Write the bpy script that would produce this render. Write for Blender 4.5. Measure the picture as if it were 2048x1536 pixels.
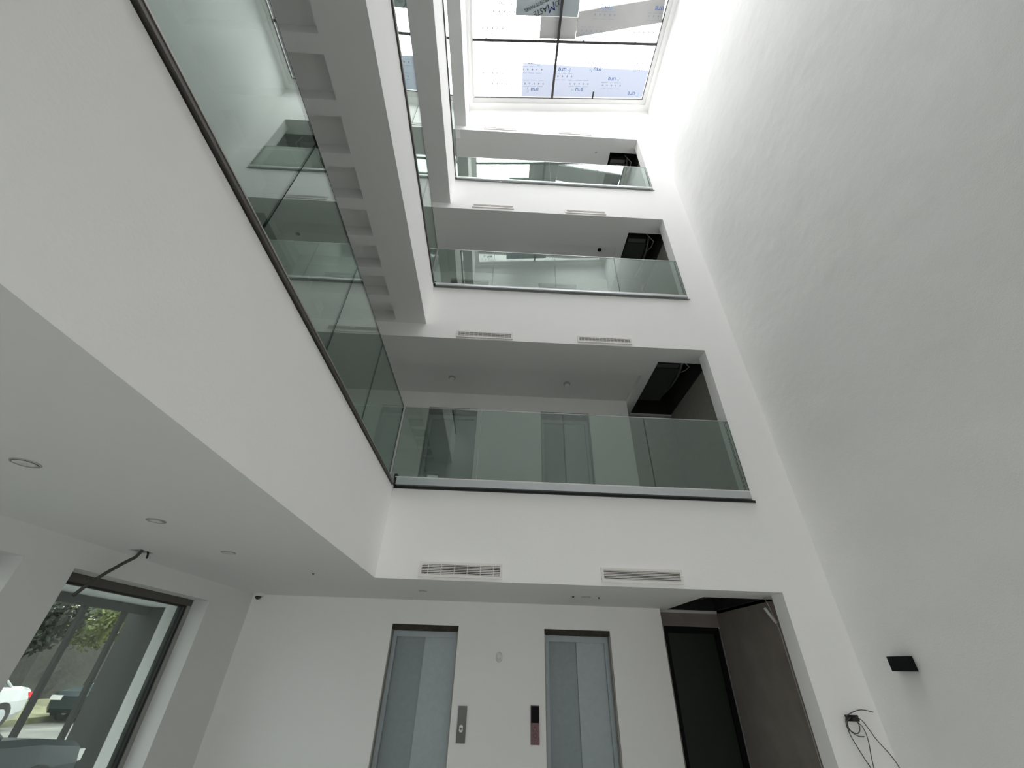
import bpy, bmesh, math, random
from mathutils import Vector, Matrix
random.seed(4)
SC = bpy.context.scene
COL = SC.collection
for o in list(bpy.data.objects):
    bpy.data.objects.remove(o)

# Everything below is authored in building units (1 unit = 1.17 m), origin at the lens,
# x to the right, y towards the lift wall, z up; W() turns that into metres above the floor.
S = 1.17
EYE = 1.638
FLOOR = -1.40
def W(p):
    return Vector((p[0]*S, p[1]*S, p[2]*S + EYE))

# ------------------------------------------------------------------ camera, world, sun, exposure
cam = bpy.data.cameras.new('camera')
cam.sensor_width = 36.0
cam.lens = 36.0*811.38/2048.0
cam.clip_start = 0.02
cam.clip_end = 500
co = bpy.data.objects.new('camera', cam)
COL.objects.link(co)
yaw, pit, rol = math.radians(1.3936), math.radians(35.1097), math.radians(1.8415)
fw = Vector((math.sin(yaw)*math.cos(pit), math.cos(yaw)*math.cos(pit), math.sin(pit)))
rt0 = Vector((math.cos(yaw), -math.sin(yaw), 0))
up0 = rt0.cross(fw)
rt = rt0*math.cos(rol) + up0*math.sin(rol)
up = up0*math.cos(rol) - rt0*math.sin(rol)
m = Matrix(((rt.x, up.x, -fw.x, 0), (rt.y, up.y, -fw.y, 0), (rt.z, up.z, -fw.z, EYE), (0, 0, 0, 1)))
co.matrix_world = m
SC.camera = co

w = bpy.data.worlds.new('sky')
SC.world = w
w.use_nodes = True
bg = w.node_tree.nodes['Background']
bg.inputs[0].default_value = (0.955, 0.98, 1.0, 1)
bg.inputs[1].default_value = 10.0
# hazy overcast dome: brightest overhead, a third of that at the horizon
_nt = w.node_tree
_tc = _nt.nodes.new('ShaderNodeTexCoord')
_sx = _nt.nodes.new('ShaderNodeSeparateXYZ')
_rp = _nt.nodes.new('ShaderNodeValToRGB')
_rp.color_ramp.elements[0].position = 0.0
_rp.color_ramp.elements[0].color = (0.33, 0.33, 0.33, 1)
_rp.color_ramp.elements[1].position = 1.0
_rp.color_ramp.elements[1].color = (1.0, 0.985, 0.97, 1)
_nt.links.new(_tc.outputs['Generated'], _sx.inputs[0])
_nt.links.new(_sx.outputs['Z'], _rp.inputs[0])
_nt.links.new(_rp.outputs[0], bg.inputs[0])

sun = bpy.data.lights.new('sun', 'SUN')
sun.energy = 9.0
sun.angle = math.radians(1.0)
sun.color = (1.0, 0.95, 0.87)
so = bpy.data.objects.new('sun', sun)
COL.objects.link(so)
sd = Vector((0.37, 0.93, 0.56)).normalized()      # towards the sun, behind the added rooftop block
so.rotation_euler = sd.to_track_quat('Z', 'Y').to_euler()

def portal(name, center, sx, sy, rot):
    l = bpy.data.lights.new(name, 'AREA')
    l.shape = 'RECTANGLE'
    l.size = sx*S
    l.size_y = sy*S
    l.cycles.is_portal = True
    o = bpy.data.objects.new(name, l)
    o.location = W(center)
    o.rotation_euler = rot
    COL.objects.link(o)
portal('shopfront_portal', (0.3, -4.25, -0.45), 4.4, 1.9, (math.radians(-90), 0, 0))
portal('skylight_portal', (0.97, 1.74, 10.95), 4.4, 4.4, (0, 0, 0))

SC.view_settings.view_transform = 'Standard'
SC.view_settings.look = 'None'
SC.view_settings.exposure = 0.15
SC.view_settings.gamma = 1.0
SC.view_settings.use_curve_mapping = False
cy = SC.cycles
cy.max_bounces = 20
cy.diffuse_bounces = 16
cy.glossy_bounces = 6
cy.transmission_bounces = 8
cy.transparent_max_bounces = 24
cy.caustics_reflective = False
cy.caustics_refractive = False
cy.sample_clamp_indirect = 6.0

# ------------------------------------------------------------------ materials
def mat(name, color, rough=0.6, metal=0.0, spec=0.5, noise=None, bump=None, coat=0.0):
    mm = bpy.data.materials.new(name)
    mm.use_nodes = True
    nt = mm.node_tree
    b = nt.nodes['Principled BSDF']
    b.inputs['Base Color'].default_value = (*color, 1)
    b.inputs['Roughness'].default_value = rough
    b.inputs['Metallic'].default_value = metal
    b.inputs['Specular IOR Level'].default_value = spec
    b.inputs['Coat Weight'].default_value = coat
    tc = nt.nodes.new('ShaderNodeTexCoord')
    if noise:
        sc, amt, c2 = noise
        n = nt.nodes.new('ShaderNodeTexNoise')
        n.inputs['Scale'].default_value = sc
        n.inputs['Detail'].default_value = 5
        nt.links.new(tc.outputs['Object'], n.inputs['Vector'])
        r = nt.nodes.new('ShaderNodeValToRGB')
        r.color_ramp.elements[0].position = 0.5-amt
        r.color_ramp.elements[1].position = 0.5+amt
        r.color_ramp.elements[0].color = (*c2, 1)
        r.color_ramp.elements[1].color = (*color, 1)
        nt.links.new(n.outputs['Fac'], r.inputs['Fac'])
        nt.links.new(r.outputs['Color'], b.inputs['Base Color'])
    if bump:
        prev = None
        for sc, dist, det in bump:
            n = nt.nodes.new('ShaderNodeTexNoise')
            n.inputs['Scale'].default_value = sc
            n.inputs['Detail'].default_value = det
            nt.links.new(tc.outputs['Object'], n.inputs['Vector'])
            bn = nt.nodes.new('ShaderNodeBump')
            bn.inputs['Strength'].default_value = 1.0
            bn.inputs['Distance'].default_value = dist
            nt.links.new(n.outputs['Fac'], bn.inputs['Height'])
            if prev:
                nt.links.new(prev.outputs['Normal'], bn.inputs['Normal'])
            prev = bn
        nt.links.new(prev.outputs['Normal'], b.inputs['Normal'])
    return mm

def glassmat(name, tint, ior=1.5):
    """flat pane: Fresnel-weighted mirror over a straight-through tint, the same on both faces"""
    mm = bpy.data.materials.new(name)
    mm.use_nodes = True
    nt = mm.node_tree
    nt.nodes.clear()
    out = nt.nodes.new('ShaderNodeOutputMaterial')
    tr = nt.nodes.new('ShaderNodeBsdfTransparent')
    tr.inputs[0].default_value = (*tint, 1)
    gl = nt.nodes.new('ShaderNodeBsdfGlossy')
    gl.inputs['Roughness'].default_value = 0.0
    gl.inputs['Color'].default_value = (0.93, 1.0, 0.965, 1)
    geo = nt.nodes.new('ShaderNodeNewGeometry')
    mx = nt.nodes.new('ShaderNodeMix')
    mx.data_type = 'FLOAT'
    mx.inputs[2].default_value = ior
    mx.inputs[3].default_value = 1.0/ior
    fr = nt.nodes.new('ShaderNodeFresnel')
    ms = nt.nodes.new('ShaderNodeMixShader')
    nt.links.new(geo.outputs['Backfacing'], mx.inputs[0])
    nt.links.new(mx.outputs[0], fr.inputs['IOR'])
    nt.links.new(fr.outputs[0], ms.inputs[0])
    nt.links.new(tr.outputs[0], ms.inputs[1])
    nt.links.new(gl.outputs[0], ms.inputs[2])
    nt.links.new(ms.outputs[0], out.inputs[0])
    return mm

def filmmat(name, tint, haze):
    """glass under its milky protective film: part clear, part diffusing"""
    mm = bpy.data.materials.new(name)
    mm.use_nodes = True
    nt = mm.node_tree
    nt.nodes.clear()
    out = nt.nodes.new('ShaderNodeOutputMaterial')
    tr = nt.nodes.new('ShaderNodeBsdfTransparent')
    tr.inputs[0].default_value = (*tint, 1)
    tl = nt.nodes.new('ShaderNodeBsdfTranslucent')
    tl.inputs[0].default_value = (0.86, 0.9, 0.97, 1)
    ms = nt.nodes.new('ShaderNodeMixShader')
    ms.inputs[0].default_value = haze
    nt.links.new(tr.outputs[0], ms.inputs[1])
    nt.links.new(tl.outputs[0], ms.inputs[2])
    nt.links.new(ms.outputs[0], out.inputs[0])
    return mm

M = {}
M['white'] = mat('white_paint', (0.945, 0.938, 0.93), 0.75, noise=(0.9, 0.25, (0.935, 0.932, 0.925)), bump=[(1.3, 0.012, 3), (60, 0.0007, 2)])
M['trowel'] = mat('trowelled_white_paint', (0.935, 0.932, 0.922), 0.72, noise=(0.7, 0.25, (0.92, 0.923, 0.91)), bump=[(1.1, 0.03, 3), (5.0, 0.004, 3), (90, 0.0012, 2)])
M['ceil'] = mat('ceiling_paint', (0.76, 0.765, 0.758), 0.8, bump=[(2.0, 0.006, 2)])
M['plaster'] = mat('bare_brown_plaster', (0.30, 0.265, 0.24), 0.95, noise=(3, 0.2, (0.24, 0.21, 0.19)), bump=[(30, 0.002, 3)])
M['concrete'] = mat('raw_concrete', (0.10, 0.10, 0.095), 0.95, noise=(4, 0.3, (0.06, 0.06, 0.058)))
M['skyscreen'] = mat('sky_screen_concrete', (0.22, 0.215, 0.20), 0.95, noise=(2, 0.3, (0.16, 0.155, 0.15)))
M['floor'] = mat('pale_stone_floor', (0.62, 0.61, 0.59), 0.6, noise=(2, 0.3, (0.55, 0.54, 0.52)))
M['stucco'] = mat('outside_stucco', (0.80, 0.79, 0.76), 0.9, bump=[(40, 0.002, 3)])
M['lavender'] = mat('film_shade_tone', (0.105, 0.118, 0.15), 0.9, noise=(0.8, 0.3, (0.095, 0.108, 0.142)))  # shade on the skylight film put into this dark tone
M['glass'] = glassmat('balustrade_glass', (0.70, 0.76, 0.73), 2.1)
M['shop'] = glassmat('tinted_shopfront_glass', (0.76, 0.77, 0.765), 1.5)
M['tint2'] = glassmat('dark_gallery_window_glass', (0.36, 0.37, 0.37), 1.5)
M['edge'] = mat('green_glass_edge', (0.03, 0.075, 0.06), 0.15, spec=0.8)
M['wglass'] = glassmat('window_glass', (0.58, 0.62, 0.61), 1.6)
M['film'] = filmmat('filmed_skylight_glass', (0.95, 0.97, 0.99), 0.006)
M['channel'] = mat('brushed_aluminium', (0.66, 0.69, 0.71), 0.28, metal=0.85)
M['gasket'] = mat('black_gasket', (0.012, 0.012, 0.012), 0.5)
M['alu'] = mat('grey_window_aluminium', (0.36, 0.355, 0.34), 0.45, metal=0.35)
M['bronze'] = mat('dark_bronze_aluminium', (0.10, 0.092, 0.085), 0.45, metal=0.3)
M['skyframe'] = mat('white_skylight_frame', (0.82, 0.82, 0.81), 0.5)
M['tee'] = mat('dark_steel_glazing_bar', (0.035, 0.03, 0.03), 0.5)
M['ventw'] = mat('white_grille_metal', (0.84, 0.81, 0.79), 0.5)
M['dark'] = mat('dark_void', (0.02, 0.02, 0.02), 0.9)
M['steel'] = mat('filmed_blue_grey_steel', (0.43, 0.48, 0.50), 0.5, metal=0.25, noise=(18, 0.3, (0.38, 0.43, 0.45)))
M['steeld'] = mat('filmed_darker_steel', (0.30, 0.34, 0.36), 0.5, metal=0.25, noise=(18, 0.3, (0.26, 0.30, 0.31)))
M['jamb'] = mat('grey_jamb_cement', (0.38, 0.37, 0.34), 0.85, noise=(12, 0.3, (0.30, 0.29, 0.27)))
M['lintel'] = mat('raw_lintel', (0.07, 0.06, 0.045), 0.9, noise=(20, 0.3, (0.03, 0.027, 0.02)))
M['panel'] = mat('dark_anodised_panel', (0.10, 0.105, 0.095), 0.35, metal=0.6)
M['display'] = mat('black_display_glass', (0.005, 0.004, 0.007), 0.5, spec=0.12)
M['redfilm'] = mat('reddish_brown_film', (0.13, 0.055, 0.06), 0.4, noise=(60, 0.2, (0.24, 0.13, 0.13)))
M['btn'] = mat('bright_button_ring', (0.85, 0.85, 0.83), 0.3)
M['plastic'] = mat('white_plastic', (0.82, 0.82, 0.80), 0.4)
M['dome'] = mat('black_camera_dome', (0.01, 0.01, 0.012), 0.1, spec=0.8)
M['black'] = mat('matt_black_metal', (0.006, 0.006, 0.007), 0.6, spec=0.15)
M['cable'] = mat('grey_black_cable', (0.055, 0.057, 0.05), 0.5)
M['conduit'] = mat('dark_flexible_conduit', (0.055, 0.057, 0.05), 0.6)
M['tube'] = mat('translucent_wrapped_tube', (0.55, 0.56, 0.54), 0.45)
M['wire'] = mat('pale_wire', (0.45, 0.42, 0.41), 0.5)
M['duct'] = mat('green_grey_duct_board', (0.045, 0.052, 0.043), 0.7)
M['foil'] = mat('foil_pipe_wrap', (0.20, 0.20, 0.20), 0.35, metal=0.6)
M['door'] = mat('dark_green_door', (0.010, 0.016, 0.011), 0.5)
M['ring'] = mat('grey_downlight_ring', (0.42, 0.42, 0.41), 0.5)
M['lens'] = mat('pale_downlight_lens', (0.66, 0.67, 0.66), 0.6)
M['board'] = mat('grey_green_panel_film', (0.42, 0.45, 0.45), 0.6, noise=(1.5, 0.3, (0.37, 0.40, 0.40)))
M['ply'] = mat('weathered_plank', (0.60, 0.57, 0.54), 0.8, noise=(2.0, 0.3, (0.52, 0.50, 0.475)))
M['navy'] = mat('navy_print', (0.015, 0.015, 0.12), 0.6)
M['ink'] = mat('black_print', (0.01, 0.012, 0.015), 0.6)
M['blue'] = mat('blue_film_print', (0.10, 0.17, 0.42), 0.6)
M['paleblue'] = mat('pale_blue_film_print', (0.45, 0.62, 0.78), 0.6)
M['greyprint'] = mat('grey_film_print', (0.33, 0.36, 0.45), 0.6)
M['asphalt'] = mat('street_asphalt', (0.19, 0.19, 0.17), 0.9, noise=(1.0, 0.25, (0.08, 0.08, 0.075)))
M['verge'] = mat('dry_verge', (0.36, 0.34, 0.22), 0.95, noise=(3, 0.2, (0.12, 0.14, 0.06)))
M['gwall'] = mat('grey_garden_wall', (0.07, 0.072, 0.066), 0.95, noise=(0.6, 0.25, (0.03, 0.032, 0.028)), bump=[(6, 0.02, 3)])
M['leaf'] = mat('tree_leaf', (0.26, 0.30, 0.10), 0.6, noise=(2.2, 0.12, (0.035, 0.05, 0.02)))
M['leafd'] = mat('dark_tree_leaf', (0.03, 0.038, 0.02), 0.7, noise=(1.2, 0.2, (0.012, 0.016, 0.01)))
M['bark'] = mat('tree_bark', (0.10, 0.08, 0.06), 0.9)
M['cardark'] = mat('dark_teal_car_paint', (0.010, 0.024, 0.027), 0.35, spec=0.35)
M['carwhite'] = mat('white_car_paint', (0.50, 0.52, 0.52), 0.2, coat=0.6)
M['carglass'] = mat('car_glass', (0.02, 0.03, 0.03), 0.05, spec=0.8)
M['red'] = mat('red_lamp_lens', (0.65, 0.02, 0.03), 0.25)
M['rubber'] = mat('tyre_rubber', (0.02, 0.02, 0.02), 0.8)
M['post'] = mat('dark_steel_post', (0.02, 0.021, 0.02), 0.7)
M['pillar'] = mat('dark_reflection_tone', (0.04, 0.043, 0.042), 0.8)
M['soffit'] = mat('porch_soffit_paint', (0.80, 0.84, 0.86), 0.5)

# ------------------------------------------------------------------ mesh helpers
class MB:
    def __init__(s):
        s.v = []; s.f = []; s.mi = []; s.smooth = []
    def add(s, vs, fs, mi=0, sm=False):
        b = len(s.v)
        s.v += [tuple(p) for p in vs]
        for f in fs:
            s.f.append(tuple(b+i for i in f)); s.mi.append(mi); s.smooth.append(sm)
        return s
    def box(s, x0, x1, y0, y1, z0, z1, mi=0, emi=None, eaxis=None, bmi=None):
        vs = [(x, y, z) for z in (z0, z1) for y in (y0, y1) for x in (x0, x1)]
        fs = [(0, 2, 3, 1), (4, 5, 7, 6), (0, 1, 5, 4), (2, 6, 7, 3), (0, 4, 6, 2), (1, 3, 7, 5)]
        ax = [2, 2, 1, 1, 0, 0]
        for q, (f, a) in enumerate(zip(fs, ax)):
            k = mi if (emi is None or a == eaxis) else emi
            if bmi is not None and q == 0:
                k = bmi
            s.add([vs[i] for i in f], [(0, 1, 2, 3)], k)
        return s
    def hexa(s, lo, hi, mi=0):
        """lo, hi: four points each, counter-clockwise seen from above"""
        vs = list(lo)+list(hi)
        s.add(vs, [(3, 2, 1, 0), (4, 5, 6, 7), (0, 1, 5, 4), (1, 2, 6, 5), (2, 3, 7, 6), (3, 0, 4, 7)], mi)
        return s
    def tube(s, pts, r, n=8, mi=0, r1=None):
        pts = [Vector(p) for p in pts]
        rings = []
        prevx = None
        for i, p in enumerate(pts):
            d = (pts[min(i+1, len(pts)-1)] - pts[max(i-1, 0)]).normalized()
            if prevx is None:
                a = Vector((0, 0, 1)) if abs(d.z) < 0.9 else Vector((1, 0, 0))
                x = d.cross(a).normalized()
            else:
                x = (prevx - d*prevx.dot(d)).normalized()
            prevx = x
            y = d.cross(x)
            rr = r if r1 is None else r+(r1-r)*i/(len(pts)-1)
            rings.append([p + (x*math.cos(2*math.pi*k/n)+y*math.sin(2*math.pi*k/n))*rr for k in range(n)])
        vs = [q for rg in rings for q in rg]
        fs = []
        for i in range(len(pts)-1):
            for k in range(n):
                a = i*n+k; b = i*n+(k+1) % n
                fs.append((a, b, b+n, a+n))
        s.add(vs, fs, mi, True)
        s.add(rings[0], [tuple(range(n-1, -1, -1))], mi)
        s.add(rings[-1], [tuple(range(n))], mi)
        return s
    def lathe(s, c, prof, axis='z', n=24, mi=0, sm=True, squash=(1, 1)):
        """prof: (radius, height) list; axis along which height runs"""
        vs = []
        for r, h in prof:
            for k in range(n):
                a = 2*math.pi*k/n
                u, v = r*math.cos(a)*squash[0], r*math.sin(a)*squash[1]
                p = {'z': (u, v, h), 'y': (u, h, v), 'x': (h, u, v)}[axis]
                vs.append((c[0]+p[0], c[1]+p[1], c[2]+p[2]))
        fs = []
        for i in range(len(prof)-1):
            for k in range(n):
                a = i*n+k; b = i*n+(k+1) % n
                fs.append((a, b, b+n, a+n))
        s.add(vs, fs, mi, sm)
        s.add([vs[k] for k in range(n)], [tuple(range(n))], mi)
        s.add([vs[-n+k] for k in range(n)], [tuple(range(n))], mi)
        return s
    def build(s, name, mats, parent=None, origin=(0, 0, 0)):
        """origin: the point (in units) that the object's own origin sits at; children of an
        empty are authored relative to that empty"""
        me = bpy.data.meshes.new(name)
        me.from_pydata([((p[0]-origin[0])*S, (p[1]-origin[1])*S, (p[2]-origin[2])*S) for p in s.v], [], s.f)
        if not isinstance(mats, (list, tuple)):
            mats = [mats]
        for x in mats:
            me.materials.append(x)
        me.polygons.foreach_set('material_index', s.mi)
        me.polygons.foreach_set('use_smooth', s.smooth)
        bm = bmesh.new(); bm.from_mesh(me)
        bmesh.ops.remove_doubles(bm, verts=bm.verts, dist=1e-6)
        bmesh.ops.recalc_face_normals(bm, faces=bm.faces)
        bm.to_mesh(me); bm.free()
        o = bpy.data.objects.new(name, me)
        COL.objects.link(o)
        if parent is not None:
            o.parent = parent
            o.location = Vector(origin)*S
        else:
            o.location = W(origin)
        return o

def tag(o, label, cat, group=None, kind=None):
    if label: o['label'] = label
    if cat: o['category'] = cat
    if group: o['group'] = group
    if kind: o['kind'] = kind
    return o
def empty(name, loc, label, cat, group=None):
    o = bpy.data.objects.new(name, None)
    o.empty_display_size = 0.1
    o.location = W(loc)
    COL.objects.link(o)
    return tag(o, label, cat, group)
def struct(name, mb, mats, label=None, parent=None, origin=(0, 0, 0)):
    o = mb.build(name, mats, parent, origin)
    if parent is None:
        o['kind'] = 'structure'
    if label:
        o['label'] = label
        if parent is None: o['category'] = name.split('_')[0].split('.')[0]
    return o
def sempty(name, loc, label, cat):
    o = empty(name, loc, label, cat)
    o['kind'] = 'structure'
    return o
def copy_tree(src, loc, label, group=None):
    r = src.copy(); COL.objects.link(r); r.location = W(loc)
    r['label'] = label
    if group: r['group'] = group
    for ch in list(src.children):
        c = ch.copy(); COL.objects.link(c); c.parent = r
        for g in list(ch.children):
            d = g.copy(); COL.objects.link(d); d.parent = c
    return r
def text(name, body, size, m, parent, loc, xdir, ydir, extrude=0.002, bold=0.0, label=None):
    cu = bpy.data.curves.new(name, 'FONT')
    cu.body = body; cu.size = size*S; cu.extrude = extrude; cu.offset = bold
    cu.align_x = 'CENTER'; cu.align_y = 'CENTER'
    cu.materials.append(m)
    tmp = bpy.data.objects.new(name, cu)
    me = bpy.data.meshes.new_from_object(tmp)
    bpy.data.objects.remove(tmp)
    me.name = name
    o = bpy.data.objects.new(name, me)
    COL.objects.link(o)
    xd = Vector(xdir).normalized(); yd = Vector(ydir).normalized(); zd = xd.cross(yd)
    mt = Matrix(((xd.x, yd.x, zd.x, 0), (xd.y, yd.y, zd.y, 0), (xd.z, yd.z, zd.z, 0), (0, 0, 0, 1)))
    o.parent = parent
    o.matrix_local = Matrix.Translation(Vector(loc)*S) @ mt
    return o

# ------------------------------------------------------------------ main dimensions
XL, XR, XO, YB, YF = -1.069, 3.079, 2.616, 4.0, -0.5     # void edges, jamb of the openings
XW, YE, XE, YC, XC = -2.79, 5.385, 1.965, 5.72, 2.80     # outer wall, lift wall, its end, corridor back, corridor side
YG = -4.0                                                # far end of the ground floor behind the lens
TJ = 0.18
Z1, Z2, Z3 = 1.497, 4.468, 7.372                         # gallery floors
H0, H1, H2, H3 = 0.636, 3.497, 6.439, 9.370              # heads of the back openings
S1, S2, S3 = 3.729, 6.584, 9.543                         # soffits of the left edge beams
def zr(x): return 10.36 + 0.113*(x+1.07)                 # underside of the sloping roof
TOP = 11.1

# ------------------------------------------------------------------ the setting
struct('floor', MB().box(XW-0.3, XC+0.4, YG-0.3, YC+0.3, FLOOR-0.2, FLOOR), M['floor'], 'pale stone ground floor of the atrium hall')
# right wall: one blank plane the whole height
struct('wall_right', MB().box(XR, XR+0.25, YG, YB, FLOOR, TOP), M['trowel'], 'tall blank white plastered wall on the right of the atrium')
# back wall with its four openings
fx0 = XL-0.12
b = MB()
b.box(XO, XR+0.25, YB, YB+TJ, FLOOR, TOP)
for z0, z1 in ((H0, Z1-0.03), (H1, Z2-0.03), (H2, Z3-0.03)):
    b.box(fx0 if z0 == H0 else XW, XO, YB, YB+TJ, z0, z1, bmi=1)
b.box(XL-0.12, XO, YB, YB+TJ, H3, TOP, bmi=1)
b.box(XW, XL-0.12, YB, YB+TJ, H3, 9.9)
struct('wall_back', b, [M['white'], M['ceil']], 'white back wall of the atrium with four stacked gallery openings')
# ledges at the foot of the back openings
for z, nm in ((Z1, 'first'), (Z2, 'second'), (Z3, 'third')):
    struct('trim_%d' % (1 if z == Z1 else 2 if z == Z2 else 3),
           MB().box(XL+0.005, XO+0.02, YB-0.012, YB+TJ+0.02, z-(0.035 if z == Z1 else 0.022), z-0.012), M['gasket' if z == Z1 else 'alu'], 'thin dark sill line under the %s gallery balustrade' % nm)
# left edge fascias
fx = XL-0.12
b = MB()
b.box(fx, XL, YF, YB, H0, Z1-0.03, bmi=1)
b.box(fx, XL, YF, YB, S1, Z2-0.03, bmi=1)
b.box(fx, XL, YF, YB, S2, Z3-0.03, bmi=1)
b.box(fx, XL, YF, YB, S3, TOP, bmi=1)
struct('wall_left_fascia', b, [M['white'], M['ceil']], 'white edge bands of the left galleries, four stacked')
# front wall above the hall
struct('wall_front', MB().box(XL-0.12, XR, YF-0.2, YF, H0, TOP), M['white'], 'blank white upper wall behind the viewer')
b = MB()
zz = H0
for z in (Z1, Z2, Z3):
    b.box(XW, XL-0.12, YF-0.2, YF, zz, z+0.75)
    b.box(XW, -2.55, YF-0.2, YF, z+0.75, z+2.0).box(-1.35, XL-0.12, YF-0.2, YF, z+0.75, z+2.0)
    zz = z+2.0
    struct('window_%d' % (6+(z > 2)+(z > 5)), MB().box(-2.55, -1.35, YF-0.12, YF-0.11, z+0.75, z+2.0), M['tint2'], 'tinted end window of a left gallery')
b.box(XW, XL-0.12, YF-0.2, YF, zz, 10.0)
struct('wall_front.001', b, M['white'], 'white cross wall closing the left galleries')
# outer left wall with two ground floor windows
b = MB()
XQ = XW-0.30
wz0, wz1 = -1.15, 0.474
W1 = (3.03, 4.614); W2 = (1.10, 2.675); W3 = (-1.2, 0.4)
ys = [YG, W3[0], W3[1], W2[0], W2[1], W1[0], W1[1], YC]
for i in range(0, 8, 2):
    b.box(XQ, XW, ys[i], ys[i+1], FLOOR, H0)
for (a0, a1) in (W1, W2, W3):
    b.box(XQ, XW, a0, a1, FLOOR, wz0)
    b.box(XQ, XW, a0, a1, wz1, H0)
b.box(XQ, XW, YG, YC, H0, 10.0)
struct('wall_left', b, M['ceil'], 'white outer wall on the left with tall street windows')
# lift wall on each storey with two door holes
DX = ((-1.136, -0.386), (0.590, 1.344))
DH = 1.79
FL = (FLOOR, Z1, Z2, Z3)
b = MB()
for k, f in enumerate(FL):
    top = (H0, S1, S2, S3)[k]
    dt = f+DH
    b.box(XW, DX[0][0], YE, YE+0.28, f-0.03, top+0.1)
    b.box(DX[0][1], DX[1][0], YE, YE+0.28, f-0.03, top+0.1)
    b.box(DX[1][1], XE, YE, YE+0.28, f-0.03, top+0.1)
    for d in DX:
        b.box(d[0], d[1], YE, YE+0.28, dt, top+0.1)
struct('wall_lift', b, M['white'], 'white wall holding the lift doors on every storey')
struct('wall_shaft', MB().box(XW, XE, YE+0.28, YC+0.05, FLOOR, 10.0), M['concrete'], 'raw concrete lift shaft behind the doors')
# corridor beyond the lifts
b = MB().box(XC, XC+0.2, YB+TJ, YC, FLOOR, Z1-0.06)
b.box(XE-0.1, 2.10, YC, YC+0.2, FLOOR, Z1-0.06).box(2.10, XC+0.2, YC, YC+0.2, 0.49, Z1-0.06)
struct('wall_corridor', b, M['plaster'], 'bare brown plaster wall of the dark corridor beside the lifts')
b = MB()
b.box(XC, XC+0.2, YB+TJ, YC, Z1-0.05, 10.0)
b.box(XE-0.1, XC+0.2, YC, YC+0.2, Z1-0.05, 10.0)
struct('wall_corridor.001', b, M['jamb'], 'grey cement wall of the upper corridors beside the lifts')

# ceilings
HX0, HX1, HY0, HY1 = 2.07, 2.80, 4.42, 5.70
t = 0.03
def sheet_with_hole(x0, x1, y0, y1, hx0, hx1, hy0, hy1, z):
    b = MB()
    b.box(x0, hx0, y0, y1, z, z+t).box(hx1, x1, y0, y1, z, z+t)
    b.box(hx0, hx1, y0, hy0, z, z+t).box(hx0, hx1, hy1, y1, z, z+t)
    return b
b = sheet_with_hole(fx, XC, YB+TJ, YC, HX0, HX1, HY0, HY1, H0)
b.box(XW, fx, YF, 3.19, H0, H0+t).box(XW, -2.65, 3.19, 3.32, H0, H0+t).box(-2.55, fx, 3.19, 3.32, H0, H0+t).box(XW, fx, 3.32, YC, H0, H0+t)
b.box(XW, XR, YG, YF, H0, H0+t)
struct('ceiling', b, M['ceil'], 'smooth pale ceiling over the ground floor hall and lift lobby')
# gallery slabs
for k, z in enumerate((Z1, Z2, Z3)):
    b = MB().box(XW, fx, YF, YC, z-0.30, z-0.035).box(fx, XC, YB+TJ, YC, z-0.30, z-0.035)
    b.box(XW, fx, YF, YC, z-0.034, z-0.022).box(fx, XC, YB+TJ+0.021, YC, z-0.034, z-0.022)
    struct('floor', b, M['floor'])
# lobby ceilings of the galleries: low band, recessed middle, hole at the right
for k, (h, s) in enumerate(((H1, S1), (H2, S2), (H3, S3))):
    rz = h+(0.06 if k == 0 else 0.03)
    yr = 4.615
    b = MB()
    b.box(fx, XC, YB+TJ, yr if False else 4.29, h, h+t)
    b.box(fx, 1.965, 4.29, yr, h, h+t)
    b.box(1.965, 2.10, 4.29, YC, h, h+t)
    b.box(2.10, XC, 5.69, YC, h, h+t)
    b.box(fx, 1.965, yr, YE, rz, rz+t)
    b.box(fx, 1.965, yr-0.02, yr-0.0005, h+0.002, rz+t)
    b.box(1.9655, 1.985, yr, YE, h+0.002, rz+t)
    # left gallery part
    if k == 0:
        dz = 0.16
        b.box(XW, fx, YB+TJ, yr, h, h+t).box(XW, fx, yr-0.02, yr-0.0005, h+0.002, rz+t).box(XW, fx, yr, YE, rz, rz+t)
        b.box(-1.46, fx, YF, YB, s, s+dz)
        b.box(XW, -2.45, YF, YB, s, s+dz)
        b.box(-2.45, -1.46, YF, YB, s+dz, s+dz+t)
        ypos = [1.127+0.4205*i for i in range(-4, 7)]
        prev = YF
        for y in ypos:
            if y-0.0 > prev:
                b.box(-2.45, -1.46, prev, y, s, s+dz)
            prev = y+0.30
        b.box(-2.45, -1.46, prev, YB, s, s+dz)
        struct('ceiling', b, M['ceil'], 'first gallery ceiling, a row of shallow recessed coffers along the void')
    else:
        b.box(XW, fx, YF, YB, s, s+t)
        b.box(XW, fx, YB+TJ, YE, h, h+t)
        struct('ceiling', b, M['ceil'], 'plain %s gallery ceiling with a recessed lobby band' % ('second' if k == 1 else 'third'))
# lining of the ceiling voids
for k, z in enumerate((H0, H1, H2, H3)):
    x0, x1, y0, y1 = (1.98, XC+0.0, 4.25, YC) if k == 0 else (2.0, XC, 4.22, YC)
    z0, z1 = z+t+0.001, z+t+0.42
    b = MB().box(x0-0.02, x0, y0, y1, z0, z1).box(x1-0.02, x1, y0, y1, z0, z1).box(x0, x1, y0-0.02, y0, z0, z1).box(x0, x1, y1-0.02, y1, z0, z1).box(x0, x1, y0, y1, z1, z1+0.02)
    struct('ceiling', b, M['dark'], 'dark void above the missing ceiling panel, %s' % ('ground floor', 'first gallery', 'second gallery', 'third gallery')[k])
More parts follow.
